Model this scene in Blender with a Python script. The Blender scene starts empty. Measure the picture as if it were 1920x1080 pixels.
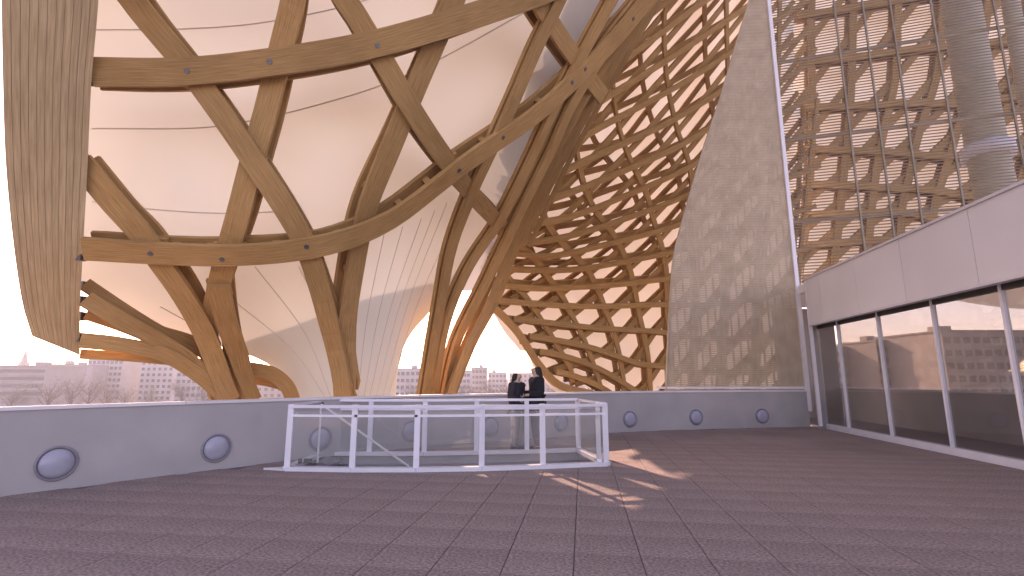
import bpy, bmesh, math, random
import numpy as np
from mathutils import Vector, Matrix
R = math.radians
random.seed(7); rng = np.random.default_rng(7)
S = bpy.context.scene
COL = S.collection

# ------------------------------------------------------------------ camera, light, exposure
FPX = 950.0; TH = math.atan(169/FPX); CAMZ = 1.6
cam = bpy.data.cameras.new('camera'); co = bpy.data.objects.new('camera', cam); COL.objects.link(co)
cam.sensor_width = 36; cam.lens = 36*FPX/1920; cam.clip_start = .05; cam.clip_end = 8000
co.location = (0, 0, CAMZ); co.rotation_euler = (R(90)+TH, 0, 0); S.camera = co

SUN_EL, SUN_AZ = 22.0, -19.0          # azimuth from +Y, negative = to the left
w = bpy.data.worlds.new('World'); S.world = w; w.use_nodes = True
nt = w.node_tree; nt.nodes.clear()
sky = nt.nodes.new('ShaderNodeTexSky'); sky.sky_type = 'NISHITA'; sky.sun_disc = False
sky.sun_elevation = R(SUN_EL); sky.sun_rotation = R(SUN_AZ)
sky.air_density = 0.6; sky.dust_density = 1.2; sky.ozone_density = 1.0
bg = nt.nodes.new('ShaderNodeBackground'); bg.inputs[1].default_value = 0.15
wo = nt.nodes.new('ShaderNodeOutputWorld')
nt.links.new(sky.outputs[0], bg.inputs[0]); nt.links.new(bg.outputs[0], wo.inputs[0])
sl = bpy.data.lights.new('sun', 'SUN'); sl.energy = 2.2; sl.angle = R(.6); sl.color = (1, .89, .79)
so = bpy.data.objects.new('sun', sl); COL.objects.link(so)
sd = Vector((math.sin(R(SUN_AZ))*math.cos(R(SUN_EL)), math.cos(R(SUN_AZ))*math.cos(R(SUN_EL)), math.sin(R(SUN_EL))))
so.rotation_euler = sd.to_track_quat('Z', 'Y').to_euler(); so.location = (-20, 40, 30)
vs = S.view_settings; vs.view_transform = 'Standard'; vs.look = 'None'; vs.exposure = 2.08; vs.gamma = 1
vs.use_curve_mapping = False
vs.use_white_balance = True; vs.white_balance_temperature = 9300; vs.white_balance_tint = 42   # the film's warm, slightly magenta balance

# ------------------------------------------------------------------ projection helpers (survey of the place from the photograph)
ct, st = math.cos(TH), math.sin(TH)
CAM = np.array([0, 0, CAMZ])
def ray(x, y):
    a = (np.asarray(x, float)-960)/FPX; b = (540-np.asarray(y, float))/FPX
    return np.stack([a, ct-b*st, st+b*ct], -1)
def at(x, y, Y):                       # the point seen at (x, y) that lies Y metres ahead
    r = ray(x, y); return CAM + r*(np.asarray(Y, float)/r[..., 1])[..., None]
def onz(x, y, z):
    r = ray(x, y); return CAM + r*((z-CAMZ)/r[..., 2])[..., None]
def proj(p):
    d = np.asarray(p)-CAM
    dep = d[..., 1]*ct+d[..., 2]*st; up = -d[..., 1]*st+d[..., 2]*ct
    return 960+FPX*d[..., 0]/dep, 540-FPX*up/dep
class TPS:
    def __init__(s, X, F, lam=0.0):
        s.X = np.asarray(X, float); F = np.asarray(F, float); n = len(X)
        K = s.phi(s.X, s.X)+lam*np.eye(n); P = np.hstack([np.ones((n, 1)), s.X])
        A = np.block([[K, P], [P.T, np.zeros((3, 3))]])
        s.c = np.linalg.solve(A, np.vstack([F.reshape(n, -1), np.zeros((3, F.reshape(n, -1).shape[1]))]))
    def phi(s, A, B):
        d = np.linalg.norm(A[:, None]-B[None], axis=2); return np.where(d > 1e-9, d*d*np.log(d+1e-12), 0)
    def __call__(s, Q):
        Q = np.atleast_2d(np.asarray(Q, float))
        return np.hstack([s.phi(Q, s.X), np.ones((len(Q), 1)), Q]) @ s.c
def spline(pts, n):                    # Catmull-Rom through points, n samples, even by chord
    P = np.asarray(pts, float)
    if len(P) == 2: return P[0]+(P[1]-P[0])*np.linspace(0, 1, n)[:, None]
    d = np.r_[0, np.cumsum(np.maximum(np.linalg.norm(np.diff(P[:, :2], axis=0), axis=1), 1e-6))]
    t = np.linspace(0, d[-1], n)
    m = np.zeros_like(P)
    m[1:-1] = (P[2:]-P[:-2])/(d[2:]-d[:-2])[:, None]
    m[0] = (P[1]-P[0])/(d[1]-d[0]); m[-1] = (P[-1]-P[-2])/(d[-1]-d[-2])
    k = np.clip(np.searchsorted(d, t, side='right')-1, 0, len(P)-2)
    h = (d[k+1]-d[k])[:, None]; u = ((t-d[k])/h[:, 0])[:, None]
    return ((2*u**3-3*u**2+1)*P[k]+(u**3-2*u**2+u)*h*m[k]+(-2*u**3+3*u**2)*P[k+1]+(u**3-u**2)*h*m[k+1])

# ------------------------------------------------------------------ object helpers
def mesh(name, V, F, mat, uv=None, smooth=False):
    me = bpy.data.meshes.new(name); me.from_pydata([tuple(map(float, v)) for v in V], [], [tuple(map(int, f)) for f in F])
    if mat: me.materials.append(mat)
    if uv is not None:
        l = me.uv_layers.new(name='UVMap')
        vi = np.empty(len(me.loops), int); me.loops.foreach_get('vertex_index', vi)
        l.data.foreach_set('uv', np.asarray(uv, np.float32)[vi].ravel())
    if smooth: me.polygons.foreach_set('use_smooth', [True]*len(me.polygons))
    me.update(); return me
def obj(name, me, parent=None, loc=None):
    o = bpy.data.objects.new(name, me); COL.objects.link(o)
    if parent: o.parent = parent
    if loc is not None: o.location = loc
    return o
def tag(o, label=None, cat=None, group=None, kind=None):
    if label: o['label'] = label
    if cat: o['category'] = cat
    if group: o['group'] = group
    if kind: o['kind'] = kind
    return o
def empty(name, loc=(0, 0, 0), rz=0, **k):
    o = bpy.data.objects.new(name, None); COL.objects.link(o); o.location = loc; o.rotation_euler = (0, 0, rz); o.empty_display_size = .2
    return tag(o, **k)
class MB:
    def __init__(s): s.V = []; s.F = []; s.UV = []
    def add(s, V, F, UV=None):
        b = len(s.V); s.V += [tuple(v) for v in V]; s.F += [tuple(i+b for i in f) for f in F]
        s.UV += [tuple(u) for u in UV] if UV is not None else [(v[0]+v[1], v[2]) for v in V]
    def box(s, c, sz, rz=0):
        x, y, z = [a/2 for a in sz]; cs, sn = math.cos(rz), math.sin(rz); V = []
        for dz in (-z, z):
            for dx, dy in ((-x, -y), (x, -y), (x, y), (-x, y)):
                V.append((c[0]+dx*cs-dy*sn, c[1]+dx*sn+dy*cs, c[2]+dz))
        s.add(V, [(3, 2, 1, 0), (4, 5, 6, 7), (0, 1, 5, 4), (1, 2, 6, 5), (2, 3, 7, 6), (3, 0, 4, 7)])
    def hexa(s, a, b):                 # bottom quad a, top quad b
        s.add(list(a)+list(b), [(3, 2, 1, 0), (4, 5, 6, 7), (0, 1, 5, 4), (1, 2, 6, 5), (2, 3, 7, 6), (3, 0, 4, 7)])
    def bar(s, p, q, wd, ht, up=(0, 0, 1)):
        p, q = Vector(p), Vector(q); d = (q-p).normalized(); x = d.cross(Vector(up))
        if x.length < 1e-4: x = d.cross(Vector((1, 0, 0)))
        x.normalize(); y = x.cross(d)
        a = [p+x*i*wd/2+y*j*ht/2 for i, j in ((-1, -1), (1, -1), (1, 1), (-1, 1))]
        b = [v+(q-p) for v in a]; L = (q-p).length
        s.add(a+b, [(3, 2, 1, 0), (4, 5, 6, 7), (0, 1, 5, 4), (1, 2, 6, 5), (2, 3, 7, 6), (3, 0, 4, 7)], [(0, 0), (0, .2), (0, .4), (0, .6), (L, 0), (L, .2), (L, .4), (L, .6)])
    def tube(s, pts, r, n=8, cap=True):
        P = [Vector(p) for p in pts]; k = len(P); rr = r if hasattr(r, '__len__') else [r]*k; V = []; ref = None
        for i in range(k):
            d = (P[min(i+1, k-1)]-P[max(i-1, 0)]).normalized()
            if ref is None: ref = Vector((0, 0, 1)) if abs(d.z) < .9 else Vector((1, 0, 0))
            x = d.cross(ref).normalized(); y = x.cross(d); ref = y
            for j in range(n): a = 2*math.pi*j/n; V.append(P[i]+x*math.cos(a)*rr[i]+y*math.sin(a)*rr[i])
        F = [(i*n+j, i*n+(j+1) % n, (i+1)*n+(j+1) % n, (i+1)*n+j) for i in range(k-1) for j in range(n)]
        if cap: F += [tuple(range(n))[::-1], tuple((k-1)*n+j for j in range(n))]
        s.add(V, F)
    def lathe(s, prof, n=16, M=Matrix()):      # prof (r, z)
        V = [M @ Vector((r*math.cos(2*math.pi*j/n), r*math.sin(2*math.pi*j/n), z)) for r, z in prof for j in range(n)]
        F = [(i*n+j, i*n+(j+1) % n, (i+1)*n+(j+1) % n, (i+1)*n+j) for i in range(len(prof)-1) for j in range(n)]
        F += [tuple(range(n))[::-1], tuple((len(prof)-1)*n+j for j in range(n))]
        s.add(V, F)
    def me(s, name, mat, smooth=False): return mesh(name, s.V, s.F, mat, s.UV, smooth)
    def build(s, name, mat, parent=None, smooth=False): return obj(name, s.me(name, mat, smooth), parent)

# ------------------------------------------------------------------ materials
def newmat(name):
    m = bpy.data.materials.new(name); m.use_nodes = True; n = m.node_tree
    return m, n, n.nodes['Principled BSDF'], n.nodes.new, n.links.new
def noisy(name, c1, c2, scale=8, rough=.7, bump=.0, detail=5, coord='Object', stretch=(1, 1, 1), metallic=0, spec=.3, dirt=None, var=.07):
    m, n, b, N, L = newmat(name)
    tc = N('ShaderNodeTexCoord'); mp = N('ShaderNodeMapping'); mp.inputs['Scale'].default_value = stretch
    L(tc.outputs[coord], mp.inputs[0])
    no = N('ShaderNodeTexNoise'); no.inputs['Scale'].default_value = scale; no.inputs['Detail'].default_value = detail; L(mp.outputs[0], no.inputs[0])
    r = N('ShaderNodeValToRGB'); r.color_ramp.elements[0].color = (*c1, 1); r.color_ramp.elements[1].color = (*c2, 1)
    r.color_ramp.elements[0].position = .3; r.color_ramp.elements[1].position = .7
    L(no.outputs[0], r.inputs[0]); out = r.outputs[0]
    if dirt:
        n2 = N('ShaderNodeTexNoise'); n2.inputs['Scale'].default_value = dirt[0]; n2.inputs['Detail'].default_value = 8; L(tc.outputs['Object'], n2.inputs[0])
        r2 = N('ShaderNodeValToRGB'); r2.color_ramp.elements[0].position = .35; r2.color_ramp.elements[1].position = .65
        r2.color_ramp.elements[0].color = (dirt[1],)*3+(1,); r2.color_ramp.elements[1].color = (1, 1, 1, 1); L(n2.outputs[0], r2.inputs[0])
        mx = N('ShaderNodeMix'); mx.data_type = 'RGBA'; mx.blend_type = 'MULTIPLY'; mx.inputs[0].default_value = 1
        L(out, mx.inputs[6]); L(r2.outputs[0], mx.inputs[7]); out = mx.outputs[2]
    oi = N('ShaderNodeObjectInfo'); hv = N('ShaderNodeHueSaturation'); mr = N('ShaderNodeMapRange')
    mr.inputs['To Min'].default_value = 1-var; mr.inputs['To Max'].default_value = 1+var
    L(oi.outputs['Random'], mr.inputs['Value']); L(mr.outputs[0], hv.inputs['Value']); L(out, hv.inputs['Color'])
    L(hv.outputs[0], b.inputs['Base Color'])
    b.inputs['Roughness'].default_value = rough; b.inputs['Metallic'].default_value = metallic; b.inputs['Specular IOR Level'].default_value = spec
    if bump:
        bp = N('ShaderNodeBump'); bp.inputs['Strength'].default_value = bump; bp.inputs['Distance'].default_value = .01
        L(no.outputs[0], bp.inputs['Height']); L(bp.outputs[0], b.inputs['Normal'])
    return m
WOOD = noisy('glulam_wood', (.355, .195, .072), (.55, .318, .135), 3, .55, .2, 6, 'UV', (.6, 16, 1), dirt=(.5, .8), spec=.12, var=.1)
WOODF = noisy('larch_lattice_wood', (.33, .178, .062), (.49, .275, .105), 2, .6, .0, 4, 'UV', (.6, 8, 1), spec=.12)
PLANK = noisy('edge_laminate_wood', (.42, .29, .15), (.60, .43, .25), 3, .6, .15, 6, 'UV', (.5, 10, 1), dirt=(.7, .85))
WHITE = noisy('white_painted_metal', (.72, .72, .76), (.80, .79, .82), 2, .45, 0, 3)
WALL = noisy('white_parapet_render', (.44, .415, .40), (.50, .47, .455), 1.3, .75, .05, 7, dirt=(.9, .9))
COPING = noisy('pale_coping_metal', (.74, .71, .71), (.8, .77, .77), 2, .4, 0, 3)
PANEL = noisy('fascia_panel_paint', (.88, .85, .82), (.92, .89, .86), .8, .35, 0, 4, dirt=(.6, .94))
PAVE = noisy('washed_aggregate_paving', (.185, .14, .122), (.52, .395, .35), 34, .85, .7, 9, dirt=(.55, .74), var=.03)
JOINT = noisy('joint_grit', (.13, .105, .10), (.20, .165, .16), 40, .9)
STEEL = noisy('galvanised_steel', (.10, .10, .10), (.2, .2, .2), 6, .5, 0, 4, metallic=.6)
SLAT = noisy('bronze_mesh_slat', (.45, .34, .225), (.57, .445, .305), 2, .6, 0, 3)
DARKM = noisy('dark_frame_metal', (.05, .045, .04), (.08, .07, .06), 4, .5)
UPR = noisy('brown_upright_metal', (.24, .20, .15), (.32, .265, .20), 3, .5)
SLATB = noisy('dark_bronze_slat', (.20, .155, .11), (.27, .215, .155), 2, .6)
DUCT = noisy('pale_steel_duct', (.44, .375, .27), (.52, .45, .33), 2, .5)
SEAM = noisy('membrane_seam_tape', (.56, .50, .46), (.62, .56, .5), 4, .8)
LENS = noisy('lamp_lens', (.33, .335, .40), (.42, .42, .48), 3, .25, 0, 2, spec=.5)
GREY = noisy('lamp_ring_grey', (.22, .21, .24), (.3, .29, .32), 5, .5)
def membrane(name, c, tr):
    m, n, b, N, L = newmat(name); n.nodes.remove(b)
    tc = N('ShaderNodeTexCoord'); no = N('ShaderNodeTexNoise'); no.inputs['Scale'].default_value = .35; no.inputs['Detail'].default_value = 5; L(tc.outputs['Object'], no.inputs[0])
    r = N('ShaderNodeValToRGB'); r.color_ramp.elements[0].color = (*[k*.93 for k in c], 1); r.color_ramp.elements[1].color = (*c, 1)
    r.color_ramp.elements[0].position = .3; r.color_ramp.elements[1].position = .7; L(no.outputs[0], r.inputs[0])
    d = N('ShaderNodeBsdfDiffuse'); t = N('ShaderNodeBsdfTranslucent'); mx = N('ShaderNodeMixShader'); mx.inputs[0].default_value = tr
    L(r.outputs[0], d.inputs[0]); L(r.outputs[0], t.inputs[0]); L(d.outputs[0], mx.inputs[1]); L(t.outputs[0], mx.inputs[2])
    L(mx.outputs[0], n.nodes['Material Output'].inputs[0]); return m
MEMB = membrane('ptfe_membrane', (.74, .735, .645), .08)
SHADE_SKIN = membrane('added_shade_skin', (.74, .73, .68), .08)  # fabric of the added sheet that shades the lower near skin
MEMB2 = membrane('far_ptfe_membrane', (.80, .78, .71), .12)
def glass(name, tint, refl, milk):
    m, n, b, N, L = newmat(name); n.nodes.remove(b)
    film = N('ShaderNodeBsdfDiffuse'); film.inputs[0].default_value = (.8, .8, .8, 1); m2 = N('ShaderNodeMixShader'); m2.inputs[0].default_value = milk
    t = N('ShaderNodeBsdfTransparent'); t.inputs[0].default_value = (*tint, 1); g = N('ShaderNodeBsdfGlossy'); g.inputs['Roughness'].default_value = .02
    mx = N('ShaderNodeMixShader')
    lw = N('ShaderNodeLayerWeight'); lw.inputs[0].default_value = .5; pw = N('ShaderNodeMath'); pw.operation = 'POWER'; pw.inputs[1].default_value = 4; L(lw.outputs['Facing'], pw.inputs[0])
    fr = N('ShaderNodeMapRange'); fr.inputs['To Min'].default_value = refl; fr.inputs['To Max'].default_value = .9; L(pw.outputs[0], fr.inputs['Value'])
    L(fr.outputs[0], mx.inputs[0]); L(t.outputs[0], m2.inputs[1]); L(film.outputs[0], m2.inputs[2]); L(m2.outputs[0], mx.inputs[1]); L(g.outputs[0], mx.inputs[2]); L(mx.outputs[0], n.nodes['Material Output'].inputs[0]); return m
GLASS = glass('balustrade_glass', (.96, .97, .96), .05, .07)
WGLASS = glass('tinted_window_glass', (.81, .785, .765), .04, .015)

# ------------------------------------------------------------------ ground and deck
GZ = -14.0
mb = MB(); gv = []
mb.add([(-4000, -1500, GZ), (4000, -1500, GZ), (4000, 6000, GZ), (-4000, 6000, GZ)], [(0, 1, 2, 3)])
GROUND = noisy('city_ground', (.16, .15, .14), (.28, .26, .25), .03, .9, 0, 8)
tag(mb.build('ground', GROUND), kind='structure')

RW = .138                                   # run of the pavilion wall (x per y)
base_px = [(10, 930), (270, 897), (530, 865), (802, 836), (967, 825), (1150, 811), (1335, 804), (1520, 800)]
wb = [onz(x, y, 0)[:2] for x, y in base_px]
wb = [wb[0]+(wb[0]-wb[1])*7]+wb
wb = spline([(p[0], p[1]) for p in wb], 72)
ex = wb[-1]
WX = lambda Y: 9.22+RW*(Y-9.5)              # window plane
FX = lambda Y: 8.68+RW*(Y-8.5)              # fascia plane
WEND = ex.copy()
# enclosure lines
enc_f = [(497, 880), (538, 882), (660, 884), (780, 884), (903, 882), (1018, 878), (1137, 873)]
encF = [onz(x, y, 0)[:2] for x, y in enc_f]
encB = [onz(x, y, 0)[:2] for x, y in [(604, 853), (692, 853), (795, 853), (893, 851), (988, 849), (1085, 846)]]
hole = [tuple(p) for p in encF[1:]]+[tuple(p) for p in encB[::-1]]
def inside(p, poly):
    x, y = p; r = False; n = len(poly)
    for i in range(n):
        x1, y1 = poly[i]; x2, y2 = poly[(i+1) % n]
        if (y1 > y) != (y2 > y) and x < (x2-x1)*(y-y1)/(y2-y1)+x1: r = not r
    return r
deckpoly = [tuple(p) for p in wb if p[1] > -4]+[(WX(ex[1]), ex[1]), (WX(-4), -4)]
bm = bmesh.new()
for loop in (deckpoly, hole):
    vv = [bm.verts.new((x, y, -.012)) for x, y in loop]
    for a, b in zip(vv, vv[1:]+vv[:1]): bm.edges.new((a, b))
bmesh.ops.triangle_fill(bm, use_beauty=True, use_dissolve=False, edges=bm.edges[:])
me = bpy.data.meshes.new('deck'); bm.to_mesh(me); bm.free(); me.materials.append(JOINT)
deck = tag(obj('deck', me), kind='structure')
# paving slabs: the nearest in view one by one, the rest as one part
ang = math.atan(RW); ux = Vector((math.cos(ang), -math.sin(ang))); uy = Vector((math.sin(ang), math.cos(ang)))
T = .60; cells = []
for i in range(-16, 22):
    for j in range(-8, 34):
        c = ux*(i*T+.18)+uy*(j*T)
        if c.y < -3.8 or not inside((c.x, c.y), deckpoly): continue
        q = [c+ux*a*T/2+uy*b*T/2 for a, b in ((-1, -1), (1, -1), (1, 1), (-1, 1), (0, 0), (0, -1), (0, 1), (-1, 0), (1, 0))]
        if any(inside((k.x, k.y), hole) for k in q): cells.append((c, True)); continue
        cells.append((c, False))
def slabmesh(vs4, z):
    e = .010; c = sum((Vector(v) for v in vs4), Vector((0, 0)))/len(vs4)
    lo = [(v[0], v[1], -.03) for v in vs4]; hi = [(*(Vector(v)+(c-Vector(v)).normalized()*.004), z) for v in vs4]; n = len(vs4)
    return lo+hi, [tuple(range(n, 2*n))]+[(a, (a+1) % n, n+(a+1) % n, n+a) for a in range(n)]
def clip_out(q, poly):                      # slab minus the stairwell: keep the part on the outer side of the nearest edge
    best = q
    for (a, b) in zip(poly, poly[1:]+poly[:1]):
        a, b = Vector(a), Vector(b); d = b-a; nrm = Vector((d.y, -d.x)).normalized()
        out = []
        for k in range(len(best)):
            p, r = best[k], best[(k+1) % len(best)]; sp, sr = (p-a).dot(nrm), (r-a).dot(nrm)
            if sp >= 0: out.append(p)
            if sp*sr < 0: out.append(p+(r-p)*(sp/(sp-sr)))
        pm = sum(q, Vector((0, 0)))/4
        t = (pm-a).dot(d)/d.length_squared
        if -.15 <= t <= 1.15 and len(out) >= 3 and abs((pm-a).dot(nrm)) < T*.8: return out
    return None
quads = []
for c, cut in cells:
    h = T/2-.002
    q = [c+ux*a*h+uy*b*h for a, b in ((-1, -1), (1, -1), (1, 1), (-1, 1))]
    if cut:
        q = clip_out(q, hole)
        if not q: continue
    quads.append((c, q))
def inview(c):
    if c.y < 1: return False
    x, y = proj(np.array([c.x, c.y, 0])); return -60 < x < 1980 and y < 1130
vis = sorted([q for q in quads if inview(q[0])], key=lambda q: q[0].length)
single = vis[:300]; sid = {id(q) for q in single}
for c, q in single:
    V, F = slabmesh([v-c for v in q], random.uniform(-.0015, .0015))
    obj('paving_slab', mesh('paving_slab', V, F, PAVE), deck, (c.x, c.y, 0))
mb = MB()
for t in quads:
    if id(t) in sid: continue
    V, F = slabmesh(t[1], random.uniform(-.0015, .0015)); mb.add(V, F)
tag(mb.build('paving_slab_field', PAVE, deck), kind='stuff')

# ------------------------------------------------------------------ parapet and its lamps
PH = 1.15
def wall_strip(mbx, line, off0, off1, z0, z1):
    P = np.asarray(line); t = np.gradient(P, axis=0); t /= np.linalg.norm(t, axis=1)[:, None]; nrm = np.stack([-t[:, 1], t[:, 0]], 1)
    A, B = P+nrm*off0, P+nrm*off1
    V = []
    for a, b in zip(A, B): V += [(a[0], a[1], z0), (a[0], a[1], z1), (b[0], b[1], z1), (b[0], b[1], z0)]
    F = []
    for i in range(len(P)-1):
        for k in range(4): F.append((i*4+k, i*4+(k+1) % 4, (i+1)*4+(k+1) % 4, (i+1)*4+k))
    F += [(3, 2, 1, 0), tuple((len(P)-1)*4+k for k in range(4))]
    mbx.add(V, F)
par = empty('parapet_wall', (wb[30][0], wb[30][1], 0), label='long curved white parapet wall round the far and left side of the terrace', cat='wall')
def rel(o, parent):                          # keep world position under an offset empty
    o.parent = parent; o.matrix_parent_inverse = Matrix.Translation(-Vector(parent.location)); return o
mb = MB(); wall_strip(mb, wb, 0, .28, -.4, PH); rel(mb.build('wall', WALL), par)
step = 6
for k in range(0, len(wb)-1, step):
    seg = wb[k:k+step+1].copy()
    seg[-1] += (seg[-2]-seg[-1])/np.linalg.norm(seg[-2]-seg[-1])*.008
    mb = MB(); wall_strip(mb, seg, -.03, .31, PH+.002, PH+.05); rel(mb.build('coping', COPING), par)
# lamps
def near_wall(p):
    d = np.linalg.norm(wb-p, axis=1); return int(d.argmin())
lampm = MB(); lampm.lathe([(.0, -.06), (.235, -.06), (.25, .0), (.25, .022), (.236, .035), (.222, .03), (.215, .012), (.0, .012)], 28)
ring_me = lampm.me('ring', GREY, True)
lm = MB(); lm.lathe([(.0, .0), (.208, .013), (.205, .03), (.185, .058), (.14, .082), (.08, .096), (.02, .1), (.0, .1)], 28); lens_me = lm.me('lens', LENS, True)
lamp_labels = ['round unlit bulkhead lamp in the white parapet nearest the camera, largest of the row',
 'round unlit bulkhead lamp in the parapet just left of the glass enclosure',
 'round unlit bulkhead lamp seen through the left end of the glass enclosure',
 'round unlit bulkhead lamp seen behind the middle panes of the glass enclosure',
 'round unlit bulkhead lamp seen through the glass left of the two people',
 'round unlit bulkhead lamp behind the right end of the glass enclosure',
 'first round unlit bulkhead lamp in the far parapet right of the glass enclosure',
 'middle of the three round bulkhead lamps right of the glass enclosure',
 'round unlit bulkhead lamp in the far parapet closest to the windows']
lamp_px = [(105, 877), (405, 842), (600, 822), (770, 807), (919, 797), (1052, 792), (1181, 790), (1305, 785), (1429, 780)]
def wall_hit(x):
    pr = [proj(np.array([p[0], p[1], .37]))[0] if p[1] > 2 else -9999 for p in wb]
    k = int(np.argmin([abs(a-x) for a in pr])); k = min(max(k, 1), len(wb)-2)
    a, b = (k-1, k) if x < pr[k] else (k, k+1); f = (x-pr[a])/(pr[b]-pr[a]); p = wb[a]+(wb[b]-wb[a])*f; t = wb[b]-wb[a]
    return p, t/np.linalg.norm(t)
for (lx, ly), lb in zip(lamp_px, lamp_labels):
    p, t = wall_hit(lx); nz = Vector((t[1], -t[0], 0))
    o = empty('wall_lamp', (p[0], p[1], .37), label=lb, cat='lamp', group='round lamps set in the parapet')
    o.rotation_euler = nz.to_track_quat('Z', 'Y').to_euler()
    obj('ring', ring_me, o); obj('lens', lens_me, o)

# ------------------------------------------------------------------ glazed stairwell enclosure
enc = empty('glass_balustrade', (float(encF[3][0]), float(encF[3][1]), 0), label='low white framed glass balustrade round the stairwell in the terrace', cat='balustrade')
def P3(p, z): return Vector((float(p[0]), float(p[1]), z))
RH = 1.1
def epart(mb, name, mat, sm=False): return rel(mb.build(name, mat, None, sm), enc)
fl, bl = encF[1:], encB
mb = MB()
ringl = fl+bl[::-1]
for a, b in zip(ringl, ringl[1:]+ringl[:1]): mb.bar(P3(a, .03), P3(b, .03), .16, .075)
a, b, c_ = encF[0], encF[1], bl[0]
mb.add([(a[0], a[1]-.06, .004), (b[0], b[1]-.085, .004), (b[0], b[1]+.25, .004), (a[0], a[1]-.06, .035), (b[0], b[1]-.085, .035), (b[0], b[1]+.25, .035)], [(2, 1, 0), (3, 4, 5), (0, 1, 4, 3), (1, 2, 5, 4), (2, 0, 3, 5)])
epart(mb, 'base_kerb', WHITE)
for line, wd in ((fl, .10), (bl, .10)):
    for k, p in enumerate(line):
        mb = MB(); mb.box((p[0], p[1], .035+RH/2), (wd, .05, RH-.0)); epart(mb, 'post', WHITE)
mb = MB(); mb.box((fl[-1][0]-.13, fl[-1][1]+.03, .6), (.08, .05, RH)); epart(mb, 'post', WHITE)
def rails(line, z, wd, ht, nm):
    mb = MB()
    for a, b in zip(line, line[1:]): mb.bar(P3(a, z), P3(b, z), wd, ht)
    return epart(mb, nm, WHITE)
rails(fl, RH+.0, .09, .05, 'top_rail'); rails(fl, RH-.16, .05, .04, 'lower_rail')
rails(bl, RH+.03, .09, .05, 'top_rail'); rails(bl, RH-.16, .05, .04, 'lower_rail')
rails([fl[-1], bl[-1]], RH+.02, .08, .05, 'top_rail'); rails([fl[0], bl[0]], RH+.02, .06, .04, 'top_rail')
for a, b in list(zip(fl, fl[1:]))+list(zip(bl, bl[1:]))+[(fl[-1], bl[-1])]:
    d = (np.asarray(b)-a); d /= np.linalg.norm(d)
    mb = MB(); mb.bar(P3(a+d*.06, (RH-.1)/2+.07), P3(b-d*.06, (RH-.1)/2+.07), .012, RH-.22); epart(mb, 'glass_pane', GLASS)
mb = MB()
for dx in (.12, .22, .3): mb.box((fl[0][0]+dx, fl[0][1]+.25, .12), (.06, .05, .08))
epart(mb, 'clamp', DARKM)
mb = MB()
for dx in (.0, .12): mb.box((bl[0][0]+dx-.08, bl[0][1]-.3, 1.06), (.07, .07, .09))
epart(mb, 'clamp', DARKM)
# stair going down
stair = empty('stair', (float(fl[0][0]), float(fl[0][1])+.9, 0), label='white stair going down to the right inside the glass balustrade', cat='stair')
def spart(mb, nm, mat): return rel(mb.build(nm, mat), stair)
mb = MB()
V = [];
for a in hole: V += [(a[0], a[1], -.012), (a[0], a[1], -3.2)]
n = len(hole); F = [(2*i, 2*i+1, 2*((i+1) % n)+1, 2*((i+1) % n)) for i in range(n)]+[tuple(2*i+1 for i in range(n))]
mb.add(V, F); spart(mb, 'shaft_wall', WALL)
s0 = (fl[0][0]+.15, (fl[0][1]+bl[0][1])/2)
for k in range(17):
    mb = MB(); mb.box((s0[0]+.14+k*.28, s0[1]+.01*k, -.18*(k+1)+.09), (.29, 1.5, .05)); spart(mb, 'step', GREY)
mb = MB(); A = Vector((fl[0][0]+.2, 10.25, 1.09)); mb.tube([A, A+Vector((4.4, .1, -2.95))], .022, 8)
mb.tube([A, A+Vector((-.0, 0, -1.1))], .02, 8); spart(mb, 'handrail', COPING)

# ------------------------------------------------------------------ beams over a surface
def surf_normals(P, side_hint):
    return P
def beam_mesh(pts, nrm, wd, th, off, mat, name='beam'):
    P = np.asarray(pts)+np.asarray(nrm)*np.reshape(off, (-1, 1)); n = len(P)
    t = np.gradient(P, axis=0); t /= np.linalg.norm(t, axis=1)[:, None]
    N = np.asarray(nrm); N = N-(N*t).sum(1)[:, None]*t; N /= np.linalg.norm(N, axis=1)[:, None]
    s = np.cross(t, N); wd = np.broadcast_to(wd, n)[:, None]/2
    c = .012                                    # small chamfer on the visible edges
    prof = [(-1, 0, 0, 0), (-1, c, 0, 0)]
    L = np.r_[0, np.cumsum(np.linalg.norm(np.diff(P, axis=0), axis=1))]+random.uniform(0, 50)
    rings = [P-s*wd, P+s*wd, P+s*wd+N*th, P-s*wd+N*th]
    V = np.stack(rings, 1).reshape(-1, 3)
    # separate verts per face strip so the uv stays clean
    VV, FF, UU = [], [], []; v0 = random.uniform(0, 9)
    fw = [2*wd.mean(), th, 2*wd.mean(), th]; acc = v0
    for k in range(4):
        a, b = rings[k], rings[(k+1) % 4]; bidx = len(VV)
        for i in range(n): VV += [a[i], b[i]]; UU += [(L[i], acc), (L[i], acc+fw[k])]
        for i in range(n-1): FF.append((bidx+2*i, bidx+2*i+1, bidx+2*i+3, bidx+2*i+2))
        acc += fw[k]
    for i in (0, n-1):
        bidx = len(VV)
        for k in range(4): VV.append(rings[k][i]); UU.append((L[i], v0+k*.1))
        FF.append((bidx, bidx+1, bidx+2, bidx+3) if i else (bidx+3, bidx+2, bidx+1, bidx))
    return mesh(name, VV, FF, mat, UU)

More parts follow.
